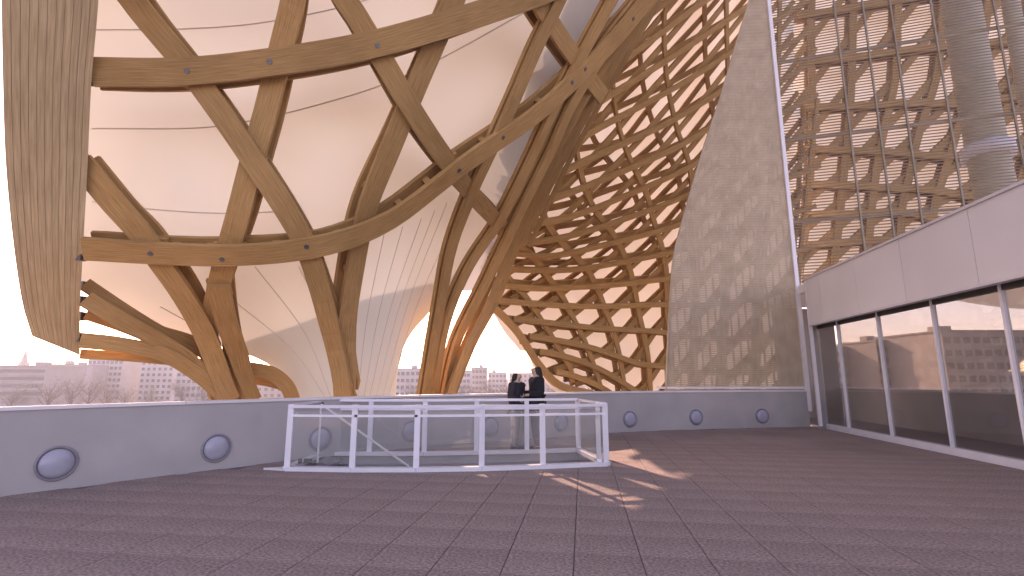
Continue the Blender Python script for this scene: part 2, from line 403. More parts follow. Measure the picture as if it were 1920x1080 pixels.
# --- near canopy: depth model over the view, measured from the beam widths
S1pts = [(170, 130, 9.0), (520, 110, 9.5), (900, 40, 10.4), (170, 470, 10.2), (420, 480, 10.7), (600, 470, 11.1), (850, 320, 11.9), (1000, 220, 12.6),
 (640, 745, 12.9), (610, 600, 12.2), (437, 745, 13.2), (250, 400, 10.1), (230, 0, 8.7), (540, 0, 9.1), (720, 0, 9.5), (1000, 0, 10.9), (810, 745, 17.0), (845, 600, 16.0),
 (890, 440, 14.6), (960, 400, 14.6), (1010, 300, 13.9), (1060, 130, 12.5), (1150, 0, 12.2), (165, 600, 11.3), (300, 640, 12), (400, 700, 12.9), (535, 740, 14.5), (480, 690, 13.8),
 (300, -250, 7.2), (800, -250, 8.6), (1300, -250, 11.2), (720, 560, 13.0), (730, 745, 14.5), (100, 300, 9.4), (-100, 300, 8.8), (-100, -200, 7.0)]
t1 = TPS([(a/500, b/500) for a, b, c in S1pts], [[1/c] for a, b, c in S1pts], .002)
def Y1(x, y): return 1/t1(np.stack([np.ravel(x)/500, np.ravel(y)/500], 1))[:, 0]
def S1(q): q = np.atleast_2d(q); return at(q[:, 0], q[:, 1], Y1(q[:, 0], q[:, 1]))
def N1(q, f=S1, h=3.0):
    q = np.atleast_2d(q); du = f(q+[h, 0])-f(q-[h, 0]); dv = f(q+[0, h])-f(q-[0, h]); n = np.cross(du, dv); n /= np.linalg.norm(n, axis=1)[:, None]
    p = f(q)-CAM; s = np.sign((n*p).sum(1)); return n*s[:, None]
canopy = empty('timber_canopy', (-2.5, 12.5, 0), label='near roof canopy of crossing glued timber beams curving down to legs behind the parapet', cat='roof')
BW, BT = .47, .12
H = [[(168, 134), (350, 133), (520, 114), (693, 84), (860, 38), (1000, -8), (1130, -60), (1300, -140)],
     [(154, 468), (280, 476), (420, 481), (540, 473), (650, 450), (740, 411), (820, 352), (870, 312), (930, 270), (1000, 222), (1070, 160), (1150, 80), (1250, -40)],
     [(100, -140), (400, -175), (700, -230), (900, -280)]]
D = [[(60, -250), (245, 5), (350, 130), (460, 285), (560, 440), (593, 527), (617, 632), (630, 700), (638, 752)],
     [(138, 300), (206, 382), (254, 438), (294, 500), (340, 565), (382, 632), (415, 700), (440, 755)],
     [(530, -220), (640, -15), (668, 25), (720, 110), (780, 210), (840, 300), (890, 370), (945, 432)],
     [(900, -220), (1020, 5), (1060, 70), (1100, 130), (1140, 185)],
     [(405, 545), (425, 615), (455, 680), (485, 752)]]
U = [[(590, -220), (547, -10), (520, 85), (490, 200), (465, 290), (440, 390), (414, 500), (398, 590), (388, 650)],
     [(960, -220), (835, 50), (800, 130), (765, 215), (730, 310), (700, 400), (676, 527), (655, 632), (646, 700), (642, 752)],
     [(1120, -150), (1055, 0), (1012, 90), (976, 175), (932, 275), (888, 370), (852, 470), (833, 570), (814, 680), (802, 755)],
     [(1165, -20), (1105, 90), (1048, 200), (1002, 300), (946, 410), (884, 505), (842, 610), (817, 755)],
     [(1215, 0), (1145, 90), (1082, 190), (1036, 290), (978, 405), (915, 535), (862, 645), (836, 755)]]
Wf = {('H', 0): .54, ('H', 1): .49, ('U', 2): .34, ('U', 3): .32, ('U', 4): .36}
def put_beam(px, fam, k, off, parent=canopy):
    q = spline(px, 40); p = S1(q); n = N1(q)
    o = rel(obj('beam', beam_mesh(p, n, Wf.get((fam, k), BW), BT, off, WOOD)), parent)
    return q
LAY = {'H': (0, .40), 'D': (.13, .53), 'U': (.26, .66)}
lines = {}
for fam, LL in (('H', H), ('D', D), ('U', U)):
    for k, px in enumerate(LL):
        for o in ((.06, .26) if fam == 'U' and k > 1 else LAY[fam]): lines[(fam, k)] = put_beam(px, fam, k, o)
# spacer blocks and bolts where the front layers cross
blk = 0
keys = list(lines)
cross = []
for a in range(len(keys)):
    for b in range(a+1, len(keys)):
        if keys[a][0] == keys[b][0]: continue
        A, B = lines[keys[a]], lines[keys[b]]
        d = np.linalg.norm(A[:, None]-B[None], axis=2); i, j = np.unravel_index(d.argmin(), d.shape)
        if d[i, j] < 14: cross.append(((A[i]+B[j])/2, keys[a], keys[b], i))
boltm = MB(); boltm.lathe([(0, 0), (.055, 0), (.055, .014), (.0, .018)], 10); bolt_me = boltm.me('bolt', STEEL)
def frame_mat(p, n, t):
    n = Vector(n); t = Vector(t); t = (t-n*t.dot(n)).normalized(); s = n.cross(t)
    return Matrix(((t.x, s.x, n.x, p[0]), (t.y, s.y, n.y, p[1]), (t.z, s.z, n.z, p[2]), (0, 0, 0, 1)))
cinv = Matrix.Translation(-Vector(canopy.location))
bb = MB(); bb.box((0, 0, 0), (.48, .48, .10)); blk_me = bb.me('spacer_block', WOOD)
for q, ka, kb, i in cross:
    p = S1(q)[0]; n = N1(q)[0]; A = lines[ka]; t = S1(A[[min(i+1, 39)]])[0]-S1(A[[max(i-1, 0)]])[0]
    for off in (() if any(k[0] == 'U' and k[1] > 1 for k in (ka, kb)) else (.345,)):
        o = obj('spacer_block', blk_me, canopy); o.matrix_parent_inverse = cinv; o.matrix_basis = frame_mat(p+n*off, n, t)
    if ka[0] == 'H':
        o = obj('bolt', bolt_me, canopy); o.matrix_parent_inverse = cinv; o.matrix_basis = frame_mat(p-n*.001, -n, t)
# ladder blocks between the two layers of the curved cross beam
sb = MB(); sb.box((0, 0, 0), (.16, .3, .275)); sb_me = sb.me('spacer_block', WOOD)
for fam, k, step_ in (('H', 1, 2), ('U', 1, 3)):
    A = lines[(fam, k)]
    for i in range(3, 36, step_):
        p = S1(A[[i]])[0]; n = N1(A[[i]])[0]; t = S1(A[[i+1]])[0]-S1(A[[i-1]])[0]
        o = obj('spacer_block', sb_me, canopy); o.matrix_parent_inverse = cinv; o.matrix_basis = frame_mat(p+n*(LAY[fam][0]+.12+.14), n, t)
# low left beams running from the edge band to the leg
def free_beam(px, wd, th, name='beam', mat=WOOD, n=30):
    q = spline(px, n); p = at(q[:, 0], q[:, 1], q[:, 2]); nn = (p-CAM); nn /= np.linalg.norm(nn, axis=1)[:, None]
    return rel(obj(name, beam_mesh(p, nn, wd, th, 0, mat)), canopy)
free_beam([(158, 532, 11.0), (230, 580, 11.5), (300, 622, 12.2), (370, 655, 13), (430, 690, 13.6)], .30, .16)
free_beam([(160, 560, 10.8), (230, 602, 11.3), (300, 640, 12.0), (360, 680, 12.7), (425, 752, 13.3)], .36, .16)
free_beam([(160, 590, 11.6), (240, 618, 12.0), (310, 650, 12.6), (380, 690, 13.3)], .22, .16)
free_beam([(150, 638, 11.2), (225, 646, 11.5), (305, 664, 12.1), (370, 702, 12.8), (432, 756, 13.4)], .34, .3)
free_beam([(150, 664, 11.6), (230, 668, 11.9), (318, 676, 12.5)], .22, .25)
free_beam([(436, 690, 14.2), (480, 694, 14.4), (512, 702, 14.6), (538, 724, 14.8), (552, 757, 15)], .40, .2)
free_beam([(470, 712, 14.9), (500, 716, 15.0), (530, 724, 15.1)], .25, .15)
free_beam([(300, 622, 12.6), (360, 640, 13.0), (410, 665, 13.5)], .3, .15)
# steel brackets at the edge band
for x, y, Y in [(165, 134, 8.95), (160, 318, 9.65), (151, 468, 10.15), (153, 535, 11), (153, 563, 10.8), (150, 592, 11.5), (148, 632, 11.2)]:
    mb = MB(); c = at(x, y, Y+.05); mb.box((c[0]-.06, c[1]+.1, c[2]), (.12, .16, .42 if y < 500 else .2)); rel(mb.build('bracket', STEEL), canopy)
# edge band of laminated planks
edR = spline([(212, -420, 7.0), (192, -200, 7.9), (185, 0, 8.5), (172, 150, 9.0), (165, 300, 9.55), (157, 450, 10.1), (151, 560, 10.8), (150, 666, 11.5)], 44)
edL = spline([(-18, -420, 6.4), (-4, -200, 7.2), (2, 0, 7.7), (5, 150, 8.2), (10, 300, 8.75), (24, 450, 9.4), (42, 570, 10.1), (60, 630, 10.6)], 44)
pR, pL = at(*edR.T), at(*edL.T)
dep = (pR+pL)/2-CAM; dep /= np.linalg.norm(dep, axis=1)[:, None]
NP = 11
ro = np.random.default_rng(3).uniform(0, .012, NP)
for k in range(NP):
    a0, a1 = k/NP+.0022, (k+1)/NP-.0022
    l, r = pL+(pR-pL)*a0, pL+(pR-pL)*a1; o_ = dep*ro[k]; bk = dep*.35
    L_ = np.r_[0, np.cumsum(np.linalg.norm(np.diff(l, axis=0), axis=1))]+k*7
    V, Fc, UVv = [], [], []
    for i in range(44):
        for m_, vv in enumerate((l[i]+o_[i], r[i]+o_[i], r[i]+bk[i], l[i]+bk[i])): V.append(vv); UVv.append((L_[i], k+m_*.11))
    for i in range(43):
        for m_ in range(4): Fc.append((i*4+m_, i*4+(m_+1) % 4, (i+1)*4+(m_+1) % 4, (i+1)*4+m_))
    Fc += [(3, 2, 1, 0), tuple(43*4+m_ for m_ in range(4))]
    rel(obj('edge_plank', mesh('edge_plank', V, Fc, PLANK, UVv)), canopy)

core_l, core_r = pL+(pR-pL)*.01+dep*.08, pL+(pR-pL)*.99+dep*.08
V = [v for i in range(44) for v in (core_l[i], core_r[i], core_r[i]+dep[i]*.2, core_l[i]+dep[i]*.2)]
Fc = [(i*4+m_, i*4+(m_+1) % 4, (i+1)*4+(m_+1) % 4, (i+1)*4+m_) for i in range(43) for m_ in range(4)]
rel(obj('edge_core', mesh('edge_core', V, Fc, WOOD)), canopy)

# --- near membrane
xl_pts = np.array([(-420, 60), (-250, 120), (0, 146), (540, 140), (575, 215), (610, 300), (640, 375), (660, 455), (680, 500), (700, 526), (740, 548), (770, 552)], float)
xr_pts = np.array([(-420, 1420), (-250, 1300), (0, 1130), (100, 1085), (200, 1050), (300, 1000), (400, 938), (440, 905), (520, 850), (590, 802), (620, 774), (650, 757), (700, 745), (770, 740)], float)
ys = np.r_[np.linspace(-420, 520, 48), np.linspace(535, 770, 40)]
xl = np.interp(ys, xl_pts[:, 0], xl_pts[:, 1]); xr = np.interp(ys, xr_pts[:, 0], xr_pts[:, 1])
def sm(a):
    for _ in range(2): a = np.r_[a[0], (a[:-2]+2*a[1:-1]+a[2:])/4, a[-1]]
    return a
xl, xr = sm(xl), sm(xr)
def Ym(x, y): return Y1(x, y)*1.05+1.0
def Mpt(x, y, extra=0): return at(x, y, Ym(x, y)+extra)
nu = 60
def sheet(name, ys_, xl_, xr_, extra, mat, ymin=None):
    V = []; F = []
    for y, a, b in zip(ys_, xl_, xr_):
        xs = np.linspace(a, b, nu); yy = np.full(nu, y) if ymin is None else np.maximum(y, ymin(xs))
        V += list(Mpt(xs, yy, extra))
    for i in range(len(ys_)-1):
        for j in range(nu-1): F.append((i*nu+j, i*nu+j+1, (i+1)*nu+j+1, (i+1)*nu+j))
    return mesh(name, V, F, mat, None, True)
skin = empty('fabric_membrane', (-2, 15, 0), label='pale translucent fabric skin stretched over the near timber canopy', cat='membrane')
rel(obj('upper_skin', sheet('upper_skin', ys, xl, xr, 0, MEMB)), skin)
shade = lambda xs: np.interp(xs, [440, 540, 620, 700, 810, 860], [642, 612, 580, 552, 528, 515])
k0 = ys >= 500
rel(obj('lower_shade_sheet', sheet('lower_shade_sheet', ys[k0], xl[k0], xr[k0]-4, .30, SHADE_SKIN, shade)), skin)  # unseen extra sheet, added behind the skin to cast shade on its lower part
def seam(px, wd=.03):
    q = spline(px, 40); p = Mpt(q[:, 0], q[:, 1], -.012); nn = p-CAM; nn /= np.linalg.norm(nn, axis=1)[:, None]
    rel(obj('seam', beam_mesh(p, nn, wd, .006, 0, SEAM, 'seam')), skin)
for px in [[(172, 56), (350, 54), (480, 44), (620, 18), (720, -10)], [(172, 241), (385, 239), (510, 218), (620, 190), (720, 158), (830, 108), (1000, 14)],
           [(172, 378), (280, 392), (420, 400), (540, 396)], [(172, -120), (500, -140), (800, -210)],
           [(300, 575), (350, 602), (400, 625), (440, 640)]]: seam(px, .026)
for a, b in [((440, 565), (612, 748)), ((478, 500), (622, 748)), ((560, 500), (640, 740)), ((755, 425), (682, 748)), ((790, 410), (692, 748)), ((815, 395), (704, 748)), ((838, 380), (716, 748)), ((720, 440), (670, 748)), ((858, 400), (726, 748))]:
    m_ = ((a[0]*.45+b[0]*.55)+(-4 if a[0] > 650 else 14), (a[1]+b[1])/2); seam([a, m_, b], .018)

# --- far lattice
HX = {(1, 0): (951, 550), (2, 0): (1024, 556), (3, 0): (1094, 556), (4, 0): (1164, 554), (5, 0): (1225, 550),
 (1, -1): (980, 584), (2, -1): (1044, 590), (3, -1): (1112, 595), (4, -1): (1176, 595), (5, -1): (1229, 595),
 (1, -2): (1001, 617), (2, -2): (1067, 626), (3, -2): (1129, 636), (4, -2): (1190, 646), (5, -2): (1240, 652),
 (1, -3): (1022, 648), (2, -3): (1083, 661), (3, -3): (1143, 683), (4, -3): (1199, 714), (1, -4): (1038, 677), (2, -4): (1102, 696), (3, -4): (1150, 722),
 (2, 1): (993, 527), (3, 1): (1075, 523), (4, 1): (1149, 516), (5, 1): (1221, 504), (2, 2): (970, 488), (3, 2): (1048, 494), (4, 2): (1131, 480), (5, 2): (1209, 463),
 (3, 3): (1017, 471), (4, 3): (1108, 449), (5, 3): (1194, 424), (6, 3): (1265, 401), (3, 4): (997, 438), (4, 4): (1083, 424), (5, 4): (1176, 389), (6, 4): (1262, 354),
 (3, 5): (985, 405), (4, 5): (1065, 388), (5, 5): (1156, 352), (6, 5): (1249, 311), (4, 6): (1055, 345), (5, 6): (1140, 308), (6, 6): (1230, 270), (7, 6): (1325, 218),
 (4, 7): (1052, 305), (5, 7): (1130, 262), (6, 7): (1213, 222), (7, 7): (1319, 163), (4, 8): (1065, 255), (5, 8): (1126, 215), (6, 8): (1202, 172), (7, 8): (1314, 105),
 (4, 9): (1080, 210), (5, 9): (1128, 168), (6, 9): (1198, 120), (7, 9): (1312, 41), (4, 10): (1100, 165), (5, 10): (1140, 120), (6, 10): (1200, 68), (7, 10): (1312, -20),
 (4, 12): (1150, 80), (5, 12): (1180, 30), (6, 12): (1240, -35), (7, 12): (1340, -130), (8, 3): (1415, 330), (8, 6): (1420, 150), (8, 0): (1400, 530), (9, -2): (1460, 660), (7, -3): (1330, 730)}
YD = [(1, 0, 22), (2, 0, 24), (4, 0, 27), (6, 0, 28), (1, -4, 24.5), (2, -4, 25.5), (4, -3, 27.5), (3, 4, 19), (5, 4, 24), (7, 4, 26), (4, 7, 17), (5, 7, 20), (6, 7, 23), (7, 7, 25),
      (4, 10, 15.6), (5, 10, 18), (6, 10, 21), (7, 10, 23.5), (4, 13, 14.6), (5, 13, 17), (6, 13, 20), (8, 3, 27), (8, 8, 26), (9, -2, 29)]
tp = TPS(list(HX.keys()), list(HX.values()), .02); ty = TPS([(a, b) for a, b, c in YD], [[c] for a, b, c in YD], .02)
def S2(q): q = np.atleast_2d(q); xy = tp(q); return at(xy[:, 0], xy[:, 1], np.clip(ty(q)[:, 0], 13.5, 32))
def N2(q): return N1(q, S2, .05)
spx = np.array([(-400, 1400), (-100, 1240), (0, 1185), (100, 1128), (200, 1070), (300, 1018), (430, 945), (520, 912), (567, 921), (617, 968), (683, 1015), (718, 1052), (733, 1110), (745, 1170)], float)
def ok2(q):
    xy = tp(q); x, y = xy[:, 0], xy[:, 1]
    return (x > np.interp(y, spx[:, 0], spx[:, 1])+np.where(y > 540, 10, 0)) & (y < 775) & (y > -330) & (x < 1540)
lattice = empty('timber_lattice', (4, 25, 0), label='far timber lattice sweeping up in rows of hexagonal openings right of the two people', cat='roof')
def runs(mask):
    out = []; st_ = None
    for i, m_ in enumerate(list(mask)+[False]):
        if m_ and st_ is None: st_ = i
        if not m_ and st_ is not None:
            if i-st_ > 4: out.append((st_, i))
            st_ = None
    return out
def lattice_beams(root, surf, nfun, ok, qa, wd, th, off, mat, gap=None):
    for o_ in off:
        msk = ok(qa)
        for a, b in runs(msk):
            p, n = surf(qa[a:b]), nfun(qa[a:b])
            rel(obj('beam', beam_mesh(p, n, wd, th, o_+(gap(qa[a:b]) if gap and o_ > .45 else 0), mat)), root)
tt = lambda a, b, n: np.linspace(a, b, n)
w2, h2 = .28, .12
gap2 = lambda q: np.interp(q[:, 1], [-1, 2, 7], [-.08, .05, .9])   # the two layers stand further apart high up
for j in range(-6, 16):
    jj = j+.5; q = np.stack([tt(.3, 10, 70), np.full(70, jj)], 1); lattice_beams(lattice, S2, N2, ok2, q, w2, h2, (0, .56), WOODF, gap2)
for i in range(0, 10):
    q = np.stack([np.full(90, i+.5), tt(-6, 15, 90)], 1); lattice_beams(lattice, S2, N2, ok2, q, w2, h2, (.14, .70), WOODF, gap2)
for k in range(-14, 16):
    a = max(.3, k+.5-6); b = min(10, k+.5+15)
    i_ = tt(.3, 10, 80); q = np.stack([i_, i_-(k+.5)], 1); m_ = (q[:, 1] > -6.2) & (q[:, 1] < 15); q = q[m_]
    if len(q) > 6: lattice_beams(lattice, S2, N2, ok2, q, w2, h2, (.28, .84), WOODF, gap2)
# edge beams of the far lattice
def free_beam2(px, wd, th, root):
    q = spline(px, 40); p = at(q[:, 0], q[:, 1], q[:, 2]); nn = (p-CAM); nn /= np.linalg.norm(nn, axis=1)[:, None]
    return rel(obj('edge_beam', beam_mesh(p, nn, wd, th, 0, WOOD)), root)
free_beam2([(925, 575, 21.5), (968, 620, 22.6), (1012, 685, 24), (1050, 722, 24.8), (1110, 738, 25.6), (1185, 752, 26.4)], .34, .9, lattice)
SP = [(838, 760, 17.0), (880, 645, 17.0), (922, 560, 17.4), (958, 462, 16.6), (1022, 325, 15.1), (1085, 205, 14.1), (1150, 90, 13.4), (1240, -60, 13)]
for dx, dY, wd, th in ((-14, .5, .20, .2), (0, 0, .26, .3), (12, .5, .2, .2), (22, 1.0, .18, .2), (34, 1.5, .18, .2)):
    k_ = [1 if y < 560 else max(.35, 1-(y-560)/260) for x, y, Y in SP]
    q_ = [(x+dx*k, y, Y+dY) for (x, y, Y), k in zip(SP, k_)]
    free_beam2(q_ if dx < 20 else [v for v in q_ if v[1] < 540], wd, th, lattice)
skin2 = empty('lattice_membrane', (4, 27, 0), label='pale fabric skin closing the openings behind the far timber lattice', cat='membrane')
gi, gj = np.meshgrid(np.linspace(.4, 10, 50), np.linspace(-6, 15.5, 80), indexing='ij'); q = np.stack([gi.ravel(), gj.ravel()], 1)
xy = tp(q); x_, y_ = xy[:, 0], xy[:, 1]; okv = (x_ > np.interp(y_, spx[:, 0], spx[:, 1])+6) & (y_ > -330) & (y_ < 775) & (x_ < 1550)
pm = S2(q)+N2(q)*(1.25+np.interp(q[:, 1], [-1, 2, 7], [0, .12, 1.0]))[:, None]
F = []
for i in range(49):
    for j in range(79):
        f = (i*80+j, (i+1)*80+j, (i+1)*80+j+1, i*80+j+1)
        if all(okv[k] for k in f): F.append(f)
used = sorted({k for f in F for k in f}); mp_ = {k: i for i, k in enumerate(used)}
rel(obj('skin', mesh('skin', pm[used], [tuple(mp_[k] for k in f) for f in F], MEMB2, None, True)), skin2)
# the skin carried on behind the timber column, from the near sheet to the far lattice
gy = np.linspace(-300, 545, 40); V = []
for y in gy:
    a = float(np.interp(y, xr_pts[:, 0], xr_pts[:, 1]))-5; b = float(np.interp(y, spx[:, 0], spx[:, 1]))+14
    ya = float(Ym(a, y)[0])+.1; yb_ = max(ya+.6, float(np.interp(y, [-300, 0, 200, 430, 560], [15, 15.6, 17.4, 20.5, 23.5])))
    for t_ in np.linspace(0, 1, 12): V.append(at(a+(b-a)*t_, y, ya+(yb_-ya)*t_))
F = [(i*12+j, i*12+j+1, (i+1)*12+j+1, (i+1)*12+j) for i in range(39) for j in range(11)]
rel(obj('skin', mesh('skin', V, F, MEMB2, None, True)), skin2)
# white hem of the skin under the lower edge of the lattice
def hem(px, wd):
    q = spline(px, 30); p = at(q[:, 0], q[:, 1], q[:, 2]); nn = p-CAM; nn /= np.linalg.norm(nn, axis=1)[:, None]
    rel(obj('hem', beam_mesh(p, nn, wd, .05, 0, MEMB2, 'hem')), skin2)
hem([(1012, 690, 26.2), (1045, 725, 26.6), (1090, 738, 27), (1140, 744, 27.4)], .5)

# --- lattice seen through the right screen
H3 = {(0, 1): (1562, 65), (1, 1): (1645, 52), (2, 1): (1728, 40), (0, 0): (1562, 154), (1, 0): (1640, 149), (2, 0): (1726, 140), (0, -1): (1560, 241), (1, -1): (1628, 241), (2, -1): (1694, 241), (3, -1): (1762, 246),
 (0, -2): (1556, 314), (1, -2): (1616, 318), (2, -2): (1678, 322), (3, -2): (1742, 328), (4, -2): (1806, 330), (0, -3): (1550, 374), (1, -3): (1610, 375), (2, -3): (1668, 376), (3, -3): (1726, 376), (0, -4): (1545, 428), (1, -4): (1605, 424), (2, -4): (1665, 420),
 (0, 3): (1570, -120), (2, 3): (1745, -150), (5, 0): (1960, 120), (5, -2): (1880, 335), (-1, 0): (1490, 158), (5, 3): (2000, -180)}
tp3 = TPS(list(H3.keys()), list(H3.values()), .02)
def S3(q): q = np.atleast_2d(q); xy = tp3(q); return at(xy[:, 0], xy[:, 1], 31-.35*q[:, 0]-.35*q[:, 1]-.03*q[:, 1]**2)
def N3(q): return N1(q, S3, .05)
def ok3(q): x, y = tp3(q).T; return (x > 1490) & (x < 2300) & (y < np.where(x < 1650, 525, 480)) & (y > -300)
lat3 = empty('timber_lattice', (22, 30, 0), label='timber lattice with wide pale openings seen behind the slatted screen above the windows', cat='roof')
w3 = .44
for j in range(-7, 4):
    q = np.stack([tt(-2, 9, 60), np.full(60, j+.5)], 1); lattice_beams(lat3, S3, N3, ok3, q, w3, .16, (0, .62), WOODF)
for i in range(-2, 9):
    q = np.stack([np.full(60, i+.5), tt(-7, 4, 60)], 1); lattice_beams(lat3, S3, N3, ok3, q, w3, .16, (.17, .79), WOODF)
for k in range(-6, 15):
    i_ = tt(-2, 9, 60); q = np.stack([i_, i_-(k+.5)], 1); q = q[(q[:, 1] > -7) & (q[:, 1] < 4)]
    if len(q) > 6: lattice_beams(lat3, S3, N3, ok3, q, w3, .16, (.34, .96), WOODF)
gi, gj = np.meshgrid(np.linspace(-2, 9, 30), np.linspace(-5.6, 4, 30), indexing='ij'); q = np.stack([gi.ravel(), gj.ravel()], 1)
pm = S3(q)+N3(q)*1.7
F = [(i*30+j, (i+1)*30+j, (i+1)*30+j+1, i*30+j+1) for i in range(29) for j in range(29)]
sk3 = tag(obj('lattice_membrane', mesh('lattice_membrane', pm, F, MEMB2, None, True)), 'pale fabric skin behind the lattice above the windows on the right', 'membrane')

# ------------------------------------------------------------------ tower screens
tower = empty('slatted_screen', (7.5, 17.3, 0), label='tall fine slatted screen with a curved left edge standing behind the far parapet', cat='screen')
TY = lambda x: 17.45+.03*(x-5)
def on_tower(x, y):
    r = ray(x, y); t = (17.45-.15)/(r[1]-.03*r[0]); return CAM+r*t
edge = spline([(1247, 760), (1250, 680), (1254, 600), (1263, 480), (1286, 390), (1318, 280), (1348, 190), (1376, 95), (1402, 10), (1440, -120), (1475, -260)], 60)
ep = np.array([on_tower(x, y) for x, y in edge]); XR = float(on_tower(1513, 735)[0])
o_ = np.argsort(ep[:, 2]); ez, exx = ep[o_, 2], ep[o_, 0]
ztop = ez.max()
mb = MB(); z = .6; slats = []
while z < ztop-.05:
    x0 = float(np.interp(z, ez, exx))
    if XR-x0 > .1: mb.bar((x0, TY(x0), z), (XR, TY(XR), z), .012, .051)
    z += .061
rel(tag(mb.build('slat_field', SLAT), kind='stuff'), tower)
x = 5.2
while x < XR-.2:
    zt = ztop if x > exx.max() else float(np.interp(x, exx, ez)); mb = MB(); mb.bar((x, TY(x)+.05, .6), (x, TY(x)+.05, max(1., zt-.1)), .075, .04)
    if zt > 1.2: rel(mb.build('upright', SLAT), tower)
    x += .27
pe = np.stack([exx, np.array([TY(v) for v in exx])-.03, ez], 1)
mb = MB(); mb.tube([tuple(p) for p in pe], .035, 6); rel(mb.build('edge_tube', SLAT), tower)
mb = MB(); mb.bar((XR, TY(XR)-.03, .5), (XR, TY(XR)-.03, ztop), .13, .13); rel(mb.build('corner_post', COPING), tower)
mb = MB(); mb.bar((4.9, TY(4.9), 1.28), (XR-.07, TY(XR), 1.28), .10, .07); rel(mb.build('bottom_rail', COPING), tower)
# right screen
scr = empty('louvre_screen', (XR+3, TY(XR)-.8, 4.9), label='open louvre screen with dark uprights above the window fascia on the right', cat='screen')
dirS = np.array([.957, -.29]); s0_ = np.array([XR+.08, TY(XR)])
mb = MB(); z = 4.95
def sp(t, z, dy=0): p = s0_+dirS*t; return (p[0]-.29*dy*0, p[1]+dy, z)
while z < ztop-.1: mb.bar(sp(0, z), sp(9.5, z), .012, .042); z += .11
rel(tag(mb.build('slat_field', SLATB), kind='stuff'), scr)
def tpar(x, y):                              # parameter along the screen of a view column
    r = ray(x, y); A = np.array([[r[0], -dirS[0]], [r[1], -dirS[1]]]); s_, t_ = np.linalg.solve(A, s0_); return t_
for x in (1592, 1648, 1702, 1782, 1905):
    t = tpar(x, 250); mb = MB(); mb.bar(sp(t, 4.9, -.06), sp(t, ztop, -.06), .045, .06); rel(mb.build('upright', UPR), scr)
for z in (7.2, 10.4, 13.6):
    mb = MB(); mb.bar(sp(0, z, .2), sp(9.5, z, .2), .08, .10); rel(mb.build('cross_rail', SLAT), scr)
duct = empty('steel_column', (16.0, 17.6, 3.5), label='pale round steel column leaning behind the louvre screen at the right', cat='column')
q = spline([(1880, 420, 17.6), (1862, 340, 17.7), (1826, 150, 18), (1800, 0, 18.3), (1770, -200, 18.8)], 16); p = at(*q.T)
mb = MB(); mb.tube([tuple(v) for v in p], .62, 20); rel(mb.build('shaft', DUCT, None, True), duct)
mb = MB(); mb.tube([tuple(p[3]), tuple(p[3]+(p[4]-p[3])*.5)], .8, 20); rel(mb.build('collar', WHITE, None, True), duct)
q = spline([(1975, 420, 18.6), (1930, 200, 18.8), (1885, -50, 19.2)], 10); p = at(*q.T)
mb = MB(); mb.tube([tuple(v) for v in p], .3, 14); 
c2 = empty('steel_column', tuple(p[0]), label='thinner pale steel column behind the louvre screen beside the wide one', cat='column'); rel(mb.build('shaft', DUCT, None, True), c2)

# ------------------------------------------------------------------ glazed pavilion on the right
pav = empty('glazed_pavilion', (12, 12, 0), label='low glazed pavilion with white fascia panels along the right side of the terrace', cat='building')
def ppart(mb, nm, mat): return rel(mb.build(nm, mat), pav)
FB, FT, WT = 3.35, 4.82, 3.36
Yend = 16.62
def fx_of(px, z):                            # position along the fascia at a view column
    for_ = []
    ys__ = np.linspace(2.5, 17, 600); X = FX(ys__); xp = proj(np.stack([X, ys__, np.full(600, z)], 1))[0]
    return float(np.interp(px, xp[::-1], ys__[::-1]))
joints = [Yend]+[fx_of(x, 4.0) for x in (1539, 1606, 1693, 1826)]
while joints[-1] > -1: joints.append(joints[-1]-(joints[-2]-joints[-1]))
for a, b in zip(joints, joints[1:]):
    a -= .008; b += .008; d = random.uniform(0, .004); mb = MB()
    mb.hexa([(FX(b)-d, b, FB), (FX(b)+.10, b, FB), (FX(a)+.10, a, FB), (FX(a)-d, a, FB)], [(FX(b)-d, b, FT), (FX(b)+.10, b, FT), (FX(a)+.10, a, FT), (FX(a)-d, a, FT)]); ppart(mb, 'fascia_panel', PANEL)
mb = MB(); yb = -2
def prism(mb, y0, y1, f0, o0, f1, o1, z0, z1): mb.hexa([(f0(y0)+o0, y0, z0), (f1(y0)+o1, y0, z0), (f1(y1)+o1, y1, z0), (f0(y1)+o0, y1, z0)], [(f0(y0)+o0, y0, z1), (f1(y0)+o1, y0, z1), (f1(y1)+o1, y1, z1), (f0(y1)+o0, y1, z1)])
prism(mb, yb, Yend+.1, FX, -.05, FX, .25, FT+.004, FT+.06); ppart(mb, 'coping', COPING)
mb = MB(); prism(mb, yb, Yend, FX, .104, WX, .16, FB+.02, FB+.2); ppart(mb, 'soffit', DARKM)
mb = MB(); prism(mb, yb, Yend, FX, -.02, FX, .16, FB-.06, FB-.004); ppart(mb, 'drip_edge', COPING)
GD = 2.6; YE2 = Yend+4.4
mb = MB(); prism(mb, yb, YE2, FX, .12, WX, GD+.3, 4.5, 4.78); ppart(mb, 'roof', PANEL)
mb = MB(); mb.box((FX(Yend)+.03, Yend+.03, 2.45), (.10, .06, 4.7)); ppart(mb, 'end_post', COPING)
